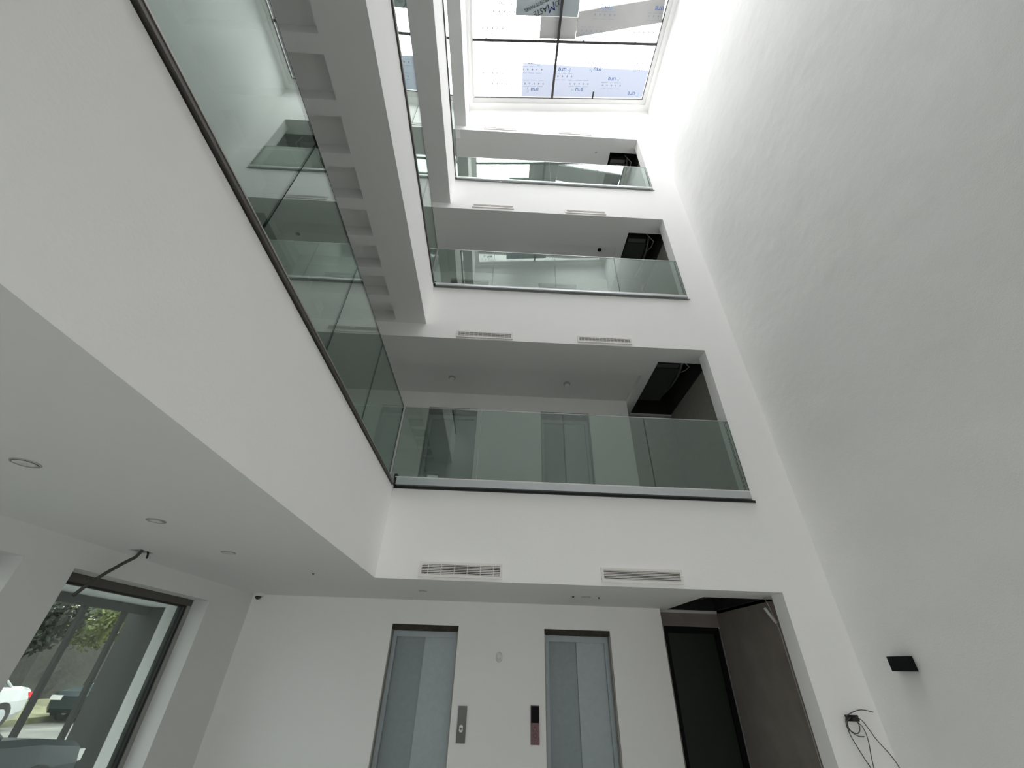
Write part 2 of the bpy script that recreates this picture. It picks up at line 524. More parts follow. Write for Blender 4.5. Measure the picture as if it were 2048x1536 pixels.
# roof slab over the galleries
b = MB().box(XW-0.3, fx, YF-0.2, YC+0.2, 9.95, 10.2).box(fx, XC+0.5, YB+TJ, YC+0.2, 9.95, 10.2)
struct('roof', b, M['concrete'], 'concrete roof slab over the galleries')
# wall closing the ground floor behind the viewer, with a broad shopfront opening
b = MB().box(XW, -1.9, YG-0.2, YG, FLOOR, H0).box(2.5, XR+0.2, YG-0.2, YG, FLOOR, H0).box(-1.9, 2.5, YG-0.2, YG, 0.5, H0)
struct('wall_front.002', b, M['white'], 'ground floor street wall behind the viewer')
struct('window_5', MB().box(-1.9, 2.5, YG-0.12, YG-0.11, FLOOR, 0.5), M['shop'], 'dark tinted shopfront glass behind the viewer')

# ------------------------------------------------------------------ skylight
sk = sempty('window_1', (0.97, 1.74, 10.5), 'large sloping glass skylight with printed protective film over the atrium', 'skylight')
KO = (0.97, 1.74, 10.5)
def ring(x0, x1, y0, y1, i0, i1, j0, j1, d0, d1):
    b = MB()
    def slab(a0, a1, c0, c1):
        lo = [(a0, c0, zr(a0)+d0), (a1, c0, zr(a1)+d0), (a1, c1, zr(a1)+d0), (a0, c1, zr(a0)+d0)]
        hi = [(p[0], p[1], p[2]-d0+d1) for p in lo]
        b.hexa(lo, hi)
    slab(x0, i0, y0, y1); slab(i1, x1, y0, y1); slab(i0, i1, y0, j0); slab(i0, i1, j1, y1)
    return b
def rel(b, name, m, parent, lab=None):
    """part authored in absolute units under the skylight empty"""
    b.v = [(p[0]-KO[0], p[1]-KO[1], p[2]-KO[2]) for p in b.v]
    o = b.build(name, m, parent)
    if lab: o['label'] = lab
    return o
rel(ring(XL, XR, YF, YB, XL+0.075, XR-0.10, YF+0.13, YB-0.135, 0.0, 0.10), 'curb', M['white'], sk)
rel(ring(XL+0.055, XR-0.08, YF+0.11, YB-0.115, -0.95, 2.885, -0.28, 3.765, 0.035, 0.12), 'frame', M['skyframe'], sk)
gx0, gx1, gy0, gy1 = -0.955, 2.89, -0.285, 3.77
tr = [2.752, 1.742, 0.732]
xm = 0.787
cols = [(gx0, xm), (xm, gx1)]
rows = [(gy0, tr[2]), (tr[2], tr[1]), (tr[1], tr[0]), (tr[0], gy1)]
def sl(b, x0, x1, y0, y1, d0, d1, mi=0):
    lo = [(x0, y0, zr(x0)+d0), (x1, y0, zr(x1)+d0), (x1, y1, zr(x1)+d0), (x0, y1, zr(x0)+d0)]
    b.hexa(lo, [(p[0], p[1], p[2]-d0+d1) for p in lo], mi)
    return b
K = 0.113/math.sqrt(1+0.113**2)
def put(x, y, d):  # local coordinates of a point on the pane plane
    return (x-KO[0], y-KO[1], zr(x)+d-KO[2])
xd = (1, 0, 0.113)
for ci, (x0, x1) in enumerate(cols):
    for ri, (y0, y1) in enumerate(rows):
        b = MB()
        vs = [put(x0+.002, y0+.002, 0.06), put(x1-.002, y0+.002, 0.06), put(x1-.002, y1-.002, 0.06), put(x0+.002, y1-.002, 0.06)]
        b.add(vs, [(0, 1, 2, 3)])
        p = b.build('glass_pane', M['film'], sk)
        # print on the film: words, dot rows and thin rules
        words = []
        if ri == 3:
            words = [(0.36, 3.61, 'B'), (-0.35, 3.62, 'B')] if ci == 0 else [(0.97, 3.235, 'A'), (1.70, 3.215, 'B'), (2.10, 3.39, 'A'), (2.68, 3.2, 'B'), (1.36, 3.60, 'B'), (2.62, 3.66, 'A')]
            if ci == 0: words += [(0.30, 3.12, 'A'), (-0.55, 3.2, 'A')]
        else:
            xs = (-0.55, 0.25) if ci == 0 else (1.45, 2.55)
            if ci == 0 and ri == 2: xs = (-0.55,)
            for x in xs:
                words += [(x, y1-0.07, 'B'), (x+0.22, (y0+y1)/2-0.05, 'A'), (x-0.1, y0+0.2, 'B')]
        db = MB()
        for (x, y, kd) in words:
            if not (x0 < x < x1): continue
            if kd == 'A':
                text('print', 'ure', 0.13, M['blue'], p, put(x-0.02, y, 0.052), (-1, 0, -0.113), (0, 1, 0), 0.0006, 0.001)
                text('print', 'P', 0.13, M['paleblue'], p, put(x+0.13, y, 0.052), (-1, 0, -0.113), (0, 1, 0), 0.0006)
                dy = 0.115
            else:
                text('print', 'ure', 0.13, M['blue'], p, put(x+0.02, y, 0.052), xd, (0, 1, 0), 0.0006, 0.001)
                text('print', 'P', 0.13, M['paleblue'], p, put(x-0.13, y, 0.052), xd, (0, 1, 0), 0.0006)
                dy = -0.115
            for i in range(5):
                cx = x-0.20+0.10*i
                if x0+.03 < cx < x1-.03 and y0 < y+dy < y1:
                    c = [put(cx+0.014*math.cos(a*math.pi/4), y+dy+0.018*math.sin(a*math.pi/4), 0.053) for a in range(8)]
                    db.add(c, [tuple(range(8))])
            for q in (dy*1.55, dy*0.55):
                if y0 < y+q < y1:
                    c0, c1 = max(x0+.02, x-0.24), min(x1-.02, x+0.24)
                    for a in range(3):
                        w0 = c0+(c1-c0)*a/3; w1 = w0+(c1-c0)/3*0.8
                        db.add([put(w0, y+q, .053), put(w1, y+q, .053), put(w1, y+q+.005, .053), put(w0, y+q+.005, .053)], [(0, 1, 2, 3)])
        if db.v:
            pd = db.build('printed_dots', M['greyprint'], p)
            pd['kind'] = 'stuff'
for y in tr:
    rel(sl(MB(), gx0, gx1, y-0.022, y+0.022, 0.022, 0.057), 'transom', M['tee'], sk)
rel(sl(MB(), xm-0.025, xm+0.025, gy0, gy1, 0.018, 0.055), 'mullion', M['tee'], sk)
rel(sl(MB(), gx0, gx1, 3.752, 3.768, 0.03, 0.058), 'gasket', M['gasket'], sk)
rel(sl(MB(), 2.875, 2.889, gy0, gy1, 0.03, 0.058), 'gasket', M['gasket'], sk)
rel(sl(MB(), 1.70, 1.735, 3.62, 3.75, 0.035, 0.056), 'clip', M['tee'], sk)

# things lying on the skylight
BO = (0.5, 1.0, 10.6)
bd = empty('composite_panel', BO, 'grey composite panel sheet with MASTE lettering lying on the skylight glass', 'panel')
b = sl(MB(), -0.105, 1.135, -0.22, 2.366, 0.075, 0.085)
b.build('sheet', M['board'], bd, ).location = -Vector(BO)*S
def bput(x, y, d=0.071): return (x-BO[0], y-BO[1], zr(x)+d-BO[2])
ang = math.radians(16.5)
txd = (-math.cos(ang), math.sin(ang)*1.35, -0.113*math.cos(ang)); 
tyd = Vector((math.sin(ang)*1.35, math.cos(ang), 0.1)).normalized()
txv = Vector(txd).normalized(); tyv = (Vector((0, 0, 1)) if False else Vector((txv.y*-1, txv.x, 0))*-1)
tyv = Vector((-0.0, 0, 0)) + Vector((txv.y, -txv.x, 0)).normalized()
tyv = (tyv - txv*tyv.dot(txv)).normalized()
text('lettering', 'M', 0.20, M['navy'], bd, bput(0.585, 2.225), txv, tyv, 0.001, 0.0)
text('lettering', 'ASTE', 0.125, M['ink'], bd, bput(0.375, 2.295), txv, tyv, 0.001, 0.0)
text('lettering', 'COMPOSITE PANEL', 0.075, M['ink'], bd, bput(0.36, 2.175), txv, tyv, 0.001)
rg = MB()
for (cx, cy_, r) in ((0.755, 2.15, 0.045), (0.69, 2.175, 0.04)):
    n = 20
    vs = []
    for rr in (r, r*0.8):
        vs += [bput(cx+rr*math.cos(2*math.pi*i/n), cy_+rr*math.sin(2*math.pi*i/n), 0.072) for i in range(n)]
    rg.add(vs, [(i, (i+1) % n, n+(i+1) % n, n+i) for i in range(n)])
rg.build('emblem', M['ink'], bd)
tag(sl(MB(), 0.40, 1.14, 2.37, 2.712, 0.075, 0.16).build('timber_plank', M['ply']), 'short grey plank on the skylight beside the lettered panel', 'plank', 'planks on the skylight')
b = MB()
lo = [(1.145, 2.28, zr(1.145)+.075), (2.83, 2.03, zr(2.83)+.075), (2.88, 2.41, zr(2.88)+.075), (1.15, 2.68, zr(1.15)+.075)]
b.hexa(lo, [(p[0], p[1], p[2]+0.08) for p in lo])
tag(b.build('timber_plank', M['ply']), 'long grey plank slanting across the skylight to the right wall', 'plank', 'planks on the skylight')
# unseen concrete walls added around the skylight to cut low sky light
b = MB().box(-1.32, -1.12, -0.75, 4.0, 10.45, 12.0).box(3.12, 3.32, -0.75, 4.0, 10.7, 11.75).box(-1.12, 3.12, -0.75, -0.55, 10.4, 12.3)
struct('roof_parapet', b, M['skyscreen'], 'unseen added raw concrete parapet around the skylight on the roof')
# added rooftop block: toned to stand for shaded film, and screens the sun
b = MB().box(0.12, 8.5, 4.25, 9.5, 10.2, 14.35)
tag(b.build('film_shade_block', M['lavender']), 'added rooftop block toned blue-grey for the shaded film in the lower skylight panes', 'building', kind='structure')

# ------------------------------------------------------------------ glass balustrades
XG, YGl = -1.128, 3.985
gt = 0.010
def pane_x(x0, x1, z0, z1, parent, O):       # pane running along x
    b = MB().box(x0-O[0], x1-O[0], YGl-gt/2-O[1], YGl+gt/2-O[1], z0-O[2], z1-O[2], 0, 1, 1)
    return b.build('glass_pane', [M['glass'], M['edge']], parent)
def pane_y(y0, y1, z0, z1, parent, O):
    b = MB().box(XG-gt/2-O[0], XG+gt/2-O[0], y0-O[1], y1-O[1], z0-O[2], z1-O[2], 0, 1, 0)
    return b.build('glass_pane', [M['glass'], M['edge']], parent)
g = 0.006
tops = (2.412, 5.29, 8.165)
for k, (z, zt) in enumerate(zip((Z1, Z2, Z3), tops)):
    nm = ('first', 'second', 'third')[k]
    O = (0.7, YGl, z)
    e = empty('glass_balustrade', O, 'frameless green glass balustrade across the back opening of the %s gallery' % nm, 'balustrade', 'back gallery balustrades')
    xs = [XG+0.02, -0.238, 0.69, 1.62, 2.565 if k else 2.56]
    zb = z+0.0
    for i in range(4):
        pane_x(xs[i]+g/2, xs[i+1]-g/2, zb, zt, e, O)
    pane_x(xs[4]+0.008, 2.600, zb, zt-0.005, e, O)
    h = 0.072 if k == 0 else 0.022
    y0 = -0.03
    MB().box(XL+0.028-O[0], XO-0.03-O[0], y0, -gt/2-0.001, 0.0-0.008, h).build('base_channel', M['channel'], e)
    MB().box(XL+0.028-O[0], XO-0.03-O[0], gt/2+0.001, 0.03, -0.008, h).build('base_channel', M['channel'], e)
    MB().box(XL+0.012-O[0], XO-0.03-O[0], y0-0.001, y0+0.004, h-0.006, h+0.004).build('channel_lip', M['plastic'], e)
    MB().box(XL+0.0-O[0], XL+0.03-O[0], -0.028, 0.028, -0.008, h+0.03).build('end_block', M['gasket'], e)
    MB().box(XG+0.02-O[0], 2.60-O[0], -gt/2-0.001, gt/2+0.001, zt-z-0.001, zt-z+0.004).build('top_edge', M['channel'], e)
    O = (XG, 1.75, z)
    e = empty('glass_balustrade', O, 'frameless green glass balustrade along the left edge of the %s gallery' % nm, 'balustrade', 'left gallery balustrades')
    ysj = [YF+0.03, -0.58+0.86*0+0.0, 0.285, 1.15, 2.015, 2.88, YGl-0.01]
    ysj = [-0.46, 0.285, 1.15, 2.015, 2.88, YGl-0.012]
    for i in range(len(ysj)-1):
        pane_y(ysj[i]+g/2, ysj[i+1]-g/2, zb, zt, e, O)
    MB().box(-gt/2-0.03, -gt/2-0.001, YF+0.02-O[1], YB-0.075-O[1], -0.02, 0.03).build('base_channel', M['channel'], e)
    MB().box(gt/2+0.001, XL+0.015-O[0], YF+0.02-O[1], YB-0.075-O[1], -0.020, 0.008).build('base_strip', M['bronze'], e)
    MB().box(XL+0.015-O[0], XL+0.018-O[0], YF+0.02-O[1], YB-0.075-O[1], 0.0, 0.008).build('channel_lip', M['alu'], e)
    MB().box(-gt/2-0.001, gt/2+0.001, ysj[0]-O[1], ysj[-1]-O[1], zt-z-0.001, zt-z+0.003).build('top_edge', M['gasket'], e)

# ------------------------------------------------------------------ lift doors
def lift(x0, x1, f, label):
    w_ = x1-x0
    e = empty('lift_door', (x0, YE, f), label, 'elevator', 'lift doors')
    H = DH
    # raw gap above the frame
    MB().box(0, w_, 0.0+0.02, 0.20, H-0.055, H).build('lintel', M['lintel'], e)
    MB().box(0, 0.012, 0.0, 0.13, 0, H-0.055).build('jamb', M['jamb'], e)
    MB().box(w_-0.012, w_, 0.0, 0.13, 0, H-0.055).build('jamb', M['jamb'], e)
    b = MB().box(0.012, 0.055, 0.085, 0.16, 0, H-0.057).box(w_-0.055, w_-0.012, 0.085, 0.16, 0, H-0.057).box(0.055, w_-0.055, 0.085, 0.16, H-0.115, H-0.057)
    b.build('door_frame', M['steel'], e)
    xm_ = w_*0.5
    MB().box(0.055, xm_+0.006, 0.135, 0.15, 0.01, H-0.115).build('door_leaf', M['steeld'], e)['label'] = 'darker rear door leaf'
    MB().box(xm_, w_-0.055, 0.115, 0.13, 0.01, H-0.115).build('door_leaf', M['steel'], e)['label'] = 'lighter front door leaf'
    MB().box(0.012, w_-0.012, 0.06, 0.17, 0, 0.012).build('sill', M['channel'], e)
    return e
lf = lift(DX[0][0], DX[0][1], FLOOR, 'grey steel lift doors on the ground floor, left of the call button panel')
copy_tree(lf, (DX[1][0], YE, FLOOR), 'grey steel lift doors on the ground floor, beside the black indicator panel')
for f, nm in ((Z1, 'first'), (Z2, 'second')):
    copy_tree(lf, (DX[0][0], YE, f-0.03), 'left grey lift doors behind the %s gallery glass' % nm)
    copy_tree(lf, (DX[1][0], YE, f-0.03), 'right grey lift doors behind the %s gallery glass' % nm)

# call panels
e = empty('call_panel', (-0.270, YE-0.012, -0.47), 'slim dark metal lift call plate with a bright ringed button', 'call panel')
MB().box(-0.045, 0.045, 0, 0.011, -0.146, 0.146).build('plate', M['panel'], e)
b = MB()
for hz in (0.0, -0.022):
    b.lathe((-0.003, -0.001, -0.022+hz), [(0.019, -0.004), (0.019, 0.0)], 'y', 20)
b.build('button_ring', M['btn'], e)
MB().lathe((-0.003, -0.001, -0.035), [(0.010, -0.007), (0.010, 0.0)], 'y', 16).build('button', M['panel'], e)
e = empty('indicator_panel', (0.478, YE-0.012, -0.457), 'slim lift indicator plate, black display above and reddish brown film below', 'call panel')
MB().box(-0.045, 0.045, 0, 0.011, -0.155, 0.155).build('plate', M['redfilm'], e)
MB().box(-0.041, 0.041, -0.003, 0.0, 0.015, 0.150).build('display', M['display'], e)
b = MB()
for hz in (-0.035, -0.085):
    b.lathe((0.0, 0.0, hz), [(0.018, -0.004), (0.014, -0.005)], 'y', 18)
b.build('button', M['redfilm'], e)

# motion sensor between the lifts
b = MB().lathe((0, 0, 0), [(0.030, 0.0), (0.034, -0.012), (0.031, -0.026), (0.018, -0.036), (0.004, -0.039)], 'y', 24, squash=(1, 1.45))
e = empty('motion_sensor', (0.085, YE-0.002, 0.105), 'small rounded white motion sensor on the wall between the lifts', 'sensor')
b.build('housing', M['plastic'], e)
MB().box(-0.02, 0.02, -0.038, -0.030, -0.022, -0.006).build('lens', M['lens'], e)

# ------------------------------------------------------------------ air grilles
def grille(name, loc, w_, h_, nsl, nbar, label, back='dark', shift=0):
    e = empty(name, loc, label, 'vent', 'air grilles')
    fwid = 0.022
    b = MB()
    a, c = w_/2, h_/2
    b.box(-a, a, -0.014, 0, c-fwid, c).box(-a, a, -0.014, 0, -c, -c+fwid).box(-a, -a+fwid, -0.014, 0, -c+fwid, c-fwid).box(a-fwid, a, -0.014, 0, -c+fwid, c-fwid)
    b.build('frame', M['ventw'], e)
    MB().box(-a+fwid, a-fwid, -0.003, -0.001, -c+fwid, c-fwid).build('backing', M[back], e)
    ih = h_-2*fwid
    for i in range(nsl):
        z = -c+fwid+ih*(i+0.5)/nsl
        lo = [(-a+fwid, -0.012, z-0.0045), (a-fwid, -0.012, z-0.0045), (a-fwid, -0.004, z+0.0005), (-a+fwid, -0.004, z+0.0005)]
        q = MB(); q.hexa(lo, [(p[0], p[1], p[2]+0.0045) for p in lo])
        q.build('slat', M['ventw'], e)
    for i in range(nbar):
        x = -a+fwid+(w_-2*fwid)*(i+0.5+shift)/nbar
        MB().box(x-0.003, x+0.003, -0.0135, -0.0125, -c+fwid, c-fwid).build('bar', M['ventw'], e)
    return e
YV = YB-0.001
grille('air_grille', (-0.312, YV, 0.722), 0.75, 0.128, 6, 6, 'long white louvred air grille with upright rods, above the left lift')
grille('air_grille', (1.344, YV, 0.729), 0.75, 0.122, 6, 0, 'long white louvred air grille without rods, above the right lift')
grille('air_grille', (-0.280, YV, 3.572), 0.735, 0.108, 2, 12, 'left white air grille over the first gallery opening', 'ring')
grille('air_grille', (1.300, YV, 3.583), 0.715, 0.104, 2, 14, 'right white air grille over the first gallery opening', 'ring')
for z, nm, z2 in ((6.545, 'second', 6.525), (9.50, 'third', 9.495)):
    grille('air_grille', (-0.328, YV, z), 0.72, 0.10, 3, 0, 'left white slot grille over the %s gallery opening' % nm, 'lens')
    grille('air_grille', (1.28, YV, z2), 0.71, 0.10, 3, 0, 'right white slot grille over the %s gallery opening' % nm, 'lens')

# ------------------------------------------------------------------ ceiling fittings
def downlight(x, y, z, label, r=0.048, m_lens='lens'):
    e = empty('downlight', (x, y, z), label, 'downlight', 'recessed downlights')
    b = MB().lathe((0, 0, 0), [(r*0.86, -0.0005), (r*0.90, -0.004), (r, -0.004), (r*1.04, -0.0005)], 'z', 28)
    b.build('trim_ring', M['ring'], e)
    MB().lathe((0, 0, 0), [(r*0.85, -0.005), (r*0.5, -0.0052)], 'z', 28).build('lens', M[m_lens], e)
downlight(-1.93, 1.62, H0, 'round flush downlight in the left ground ceiling, closest to the picture edge')
downlight(-1.93, 2.41, H0, 'round flush downlight in the left ground ceiling, middle of three')
downlight(-1.93, 3.18, H0, 'round flush downlight in the left ground ceiling, farthest and faintest')
downlight(-0.735, 4.685, H0, 'flush downlight in the lobby ceiling before the left lift', 0.04)
downlight(0.955, 4.692, H0, 'flush downlight in the lobby ceiling before the right lift', 0.12*0.4)
def dot(x, y, z, label, r=0.016, m_='black'):
    tag(MB().lathe((0, 0, 0), [(r, -0.001), (r*0.9, -0.006), (r*0.3, -0.010)], 'z', 16).build('sprinkler_head', M[m_], None, (0, 0, 0)), label, 'sprinkler', 'sprinkler heads').location = W((x, y, z))
dot(0.82, 4.688, H0, 'left small dark sprinkler head in the lobby ceiling', 0.012)
dot(1.09, 4.695, H0, 'right small dark sprinkler head in the lobby ceiling', 0.012)
dot(-1.577, 3.90, H0, 'tiny dark fitting alone in the left ground ceiling', 0.008)
def smoke(x, y, z, label, r=0.052):
    e = empty('smoke_detector', (x, y, z), label, 'smoke detector', 'smoke detectors')
    MB().lathe((0, 0, 0), [(r, 0.0), (r, -0.014), (r*0.8, -0.022)], 'z', 24).build('base', M['ring'], e)
    MB().lathe((0, 0, -0.022), [(r*0.7, 0.0), (r*0.62, -0.02), (r*0.2, -0.026)], 'z', 24).build('head', M['plastic'], e)
smoke(-0.78, 4.955, H1+0.06, 'left smoke detector on the first gallery ceiling')
smoke(0.95, 4.98, H1+0.06, 'right smoke detector on the first gallery ceiling')
tag(MB().lathe((0, 0, 0), [(0.036, -0.001), (0.038, -0.006), (0.024, -0.006), (0.022, -0.03)], 'z', 20).build('ceiling_speaker', M['black']), 'small round black fitting on the second gallery ceiling', 'fitting').location = W((1.672, 4.70, H2+0.03))
tag(MB().lathe((0, 0, 0), [(0.020, -0.001), (0.022, -0.006), (0.012, -0.012)], 'z', 20).build('ceiling_sensor', M['ring']), 'small grey sensor on the third gallery ceiling', 'sensor').location = W((1.791, 4.30, H3))

# cctv dome in the far left ceiling corner
e = empty('security_camera', (-2.66, 5.25, H0), 'small white dome security camera in the far left ceiling corner', 'camera')
MB().lathe((0, 0, 0), [(0.055, 0.0), (0.055, -0.028), (0.048, -0.036)], 'z', 24).build('housing', M['plastic'], e)
MB().lathe((0, 0, -0.036), [(0.036, 0.0), (0.031, -0.018), (0.016, -0.029), (0.003, -0.032)], 'z', 24).build('dome', M['dome'], e)

# hanging flexible conduit out of the torn ceiling hole
e = empty('flexible_conduit', (-2.6, 3.25, H0), 'dark flexible conduit drooping from a torn ceiling hole towards the window', 'conduit')
pts = [(-2.60, 3.25, 0.70), (-2.61, 3.27, 0.645), (-2.64, 3.28, 0.60), (-2.68, 3.25, 0.55), (-2.71, 3.19, 0.475), (-2.73, 3.13, 0.40), (-2.74, 3.075, 0.318)]
MB().tube([(p[0]+2.6, p[1]-3.25, p[2]-H0) for p in pts], 0.0115, 10).build('pipe', M['conduit'], e)
MB().tube([(0.02, 0.02, 0.03), (0.03, 0.04, -0.01), (0.02, 0.06, -0.035)], 0.007, 8).build('cable_end', M['gasket'], e)
b = MB()
b.add([(-0.045, -0.06, 0.02), (-0.045, 0.07, 0.02), (0.05, 0.07, 0.02), (0.05, -0.06, 0.02)], [(0, 1, 2, 3)])
b.build('hole', M['dark'], e)

# black up-and-down light on the right wall
e = empty('wall_light', (XR, 3.53, 0.11), 'square black wall light on the blank right wall', 'wall light')
MB().box(-0.012, 0, -0.07, 0.07, -0.035, 0.035).build('back_plate', M['black'], e)
MB().box(-0.055, -0.012, -0.092, 0.092, -0.046, 0.046).build('housing', M['black'], e)

# loose cables at the pier
e = empty('cable_bundle', (2.85, YB, -0.245), 'loops of loose grey cable hanging from a wall box on the white pier', 'cable')
MB().box(-0.05, 0.055, -0.004, 0.0, -0.018, 0.022).build('wall_box', M['gasket'], e)
C1 = [(2.86, -.24), [3.033, -0.201], [2.967, -0.19], [2.913, -0.191], [2.853, -0.206], [2.801, -0.226], [2.78, -0.246], [2.77, -0.272], [2.769, -0.304], [2.786, -0.319], [2.821, -0.342], [2.854, -0.351], [2.889, -0.351]]
Cs = [C1[1:],
      [[2.824, -0.245], [2.802, -0.24], [2.783, -0.267], [2.769, -0.32], [2.777, -0.368], [2.795, -0.419], [2.82, -0.48], [2.843, -0.528], [2.87, -0.60], [2.90, -0.72]],
      [[2.859, -0.238], [2.868, -0.265], [2.871, -0.281], [2.857, -0.313], [2.833, -0.331], [2.812, -0.332], [2.784, -0.317], [2.777, -0.293], [2.79, -0.261], [2.827, -0.239]],
      [[2.85, -0.24], [2.863, -0.26], [2.886, -0.286], [2.893, -0.322], [2.892, -0.358], [2.884, -0.404], [2.872, -0.457], [2.862, -0.528], [2.86, -0.60], [2.87, -0.72]],
      [[2.87, -0.235], [2.88, -0.238], [2.906, -0.259], [2.932, -0.313], [2.954, -0.36], [2.984, -0.402], [3.025, -0.456], [3.055, -0.524], [3.06, -0.62], [3.05, -0.75]]]
def smoothpts(p, n=5):
    out = []
    for i in range(len(p)-1):
        a = p[max(i-1, 0)]; b_ = p[i]; c = p[i+1]; d = p[min(i+2, len(p)-1)]
        for k in range(n):
            t_ = k/n
            out.append(tuple(0.5*((2*b_[j])+(-a[j]+c[j])*t_+(2*a[j]-5*b_[j]+4*c[j]-d[j])*t_*t_+(-a[j]+3*b_[j]-3*c[j]+d[j])*t_**3) for j in range(2)))
    out.append(tuple(p[-1]))
    return out
for i, c in enumerate(Cs):
    sp = smoothpts([tuple(q) for q in c])
    n = len(sp)
    MB().tube([(x-2.85, -0.012-0.018*math.sin(math.pi*j/n)-0.003*i, z+0.245) for j, (x, z) in enumerate(sp)], 0.0032, 6).build('cable', M['cable'], e)
MB().lathe((0.01, -0.02, -0.005), [(0.022, -0.012), (0.022, 0.0)], 'y', 12, squash=(1.3, 0.5)).build('cable_tie', M['gasket'], e)

# wrapped tube and wire beside the corridor opening
e = empty('wrapped_tube', (2.565, 4.26, 0.54), 'short wrapped tube with a pale wire running down the corridor jamb', 'conduit')
MB().tube([(0.0, 0.0, 0.0), (0.02, -0.005, -0.045), (0.062, -0.02, -0.125)], 0.014, 12).build('tube', M['tube'], e)
MB().tube([(0.062, -0.02, -0.125), (0.068, -0.02, -0.20), (0.07, -0.02, -0.5), (0.074, -0.022, -0.9), (0.072, -0.02, -1.3), (0.075, -0.02, -1.9)], 0.004, 6).build('wire', M['wire'], e)
MB().tube([(0.03, 0.01, 0.09), (0.045, 0.0, 0.02), (0.062, -0.015, -0.12)], 0.003, 6).build('wire', M['wire'], e)

# equipment inside the ceiling voids
for k, z in enumerate((H0, H1, H2, H3)):
    nm = ('ground floor corridor', 'first gallery', 'second gallery', 'third gallery')[k]
    O = (2.40, 5.0, z+0.12)
    e = empty('air_handler', O, 'dark ducted fan unit inside the open ceiling void of the %s' % nm, 'air conditioner', 'fan units in the ceiling voids')
    MB().box(-0.24, 0.13, -0.42, 0.42, 0, 0.22).build('casing', M['duct'], e)
    MB().box(-0.22, 0.11, -0.50, -0.42, 0.02, 0.18).build('outlet_collar', M['foil'], e)
    b = MB()
    b.tube([(0.17, -0.5, 0.10), (0.20, -0.2, 0.05), (0.21, 0.1, 0.07), (0.18, 0.45, 0.12)], 0.022, 8)
    b.build('pipe', M['foil'], e)
    MB().tube([(0.10, -0.55, 0.14), (0.26, -0.46, 0.02), (0.28, -0.3, 0.08), (0.22, -0.1, 0.15)], 0.008, 6).build('cable', M['tube'], e)

# dark corridor door
e = sempty('door_1', (2.45, YC, FLOOR), 'very dark green door at the end of the ground floor corridor', 'door')
b = MB().box(-0.35, -0.30, 0.02, 0.12, 0, 1.89).box(0.29, 0.345, 0.02, 0.12, 0, 1.89).box(-0.30, 0.29, 0.02, 0.12, 1.82, 1.89)
b.build('frame', M['black'], e)
MB().box(-0.30, 0.29, 0.06, 0.10, 0, 1.82).build('leaf', M['door'], e)
MB().box(-0.40, 0.60, 0.12, 0.15, -0.05, 1.95).build('backing', M['dark'], e)

# ------------------------------------------------------------------ street windows
def window(name, a0, a1, label):
    e = sempty(name, (XW, (a0+a1)/2, wz0), label, 'window')
    oy = (a0+a1)/2
    h = (a1-a0)/2; H = wz1-wz0
    xf0, xf1 = -0.205, -0.155
    b = MB().box(xf0, xf1, -h, h, H-0.055, H).box(xf0, xf1, -h, h, 0, 0.06)
    b.build('head', M['bronze'], e)
    b = MB()
    b.box(xf0, xf1, h-0.055, h, 0.06, H-0.055).box(xf0, xf1, -h, -h+0.055, 0.06, H-0.055)
    b.build('frame', M['alu'], e)
    b = MB().box(xf0+0.01, xf1-0.008, h-0.085, h-0.055, 0.06, H-0.055).box(xf0+0.01, xf1-0.008, -h+0.055, -h+0.085, 0.06, H-0.055)
    b.box(xf0+0.01, xf1-0.008, -h+0.085, h-0.085, H-0.07, H-0.055)
    b.build('gasket', M['gasket'], e)
    b = MB().box(xf0+0.022, xf0+0.028, -h+0.06, h-0.06, 0.06, H-0.058)
    b.build('glass_pane', M['wglass'], e)
    b = MB().box(-0.36, xf0, -h, h, -0.02, 0.0)
    b.build('sill', M['stucco'], e)
    MB().box(-0.31, -0.208, h-0.115, h+0.05, 0.0, H).build('outer_reveal', M['white'], e)
window('window_2', W1[0], W1[1], 'tall street window at the lower left showing trees and parked cars')
window('window_3', W2[0], W2[1], 'street window cut by the left picture edge')
window('window_4', W3[0], W3[1], 'street window behind the viewer')

# ------------------------------------------------------------------ outside
G = -1.45
struct('ground', MB().box(-40, XQ, -20, 40, G-0.2, G), M['asphalt'], 'sunlit street surface outside the window')
struct('ground', MB().box(-16.3, -11.6, -5, 30, G, G+0.12), M['verge'], 'dry grassy verge beyond the street')
struct('wall_garden', MB().box(-16.6, -16.3, -5, 34, G, 1.2), M['gwall'], 'long grey garden wall beyond the street')
b = MB().box(-6.45, XQ, 3.2, 11.0, 0.76, 0.88)
struct('ceiling_porch', b, M['soffit'], 'pale porch soffit over the pavement outside')
e = empty('porch_frame', (-6.3, 7.6, G), 'dark steel porch frame of slim posts and a top beam outside the window', 'frame')
MB().box(-0.05, 0.05, -5.2, 3.2, 2.08, 2.20).build('beam', M['post'], e)
for y in (7.38-7.6, 8.20-7.6, -1.1, -2.0):
    MB().box(-0.03, 0.03, y-0.035, y+0.035, 0, 2.08).build('post', M['post'], e)
struct('pillar', MB().box(-6.6, -6.0, 8.7, 9.4, G, 0.76), M['pillar'], 'dark grey block standing in for a reflection in the window')  # solid added in place of a dark reflection in the glass

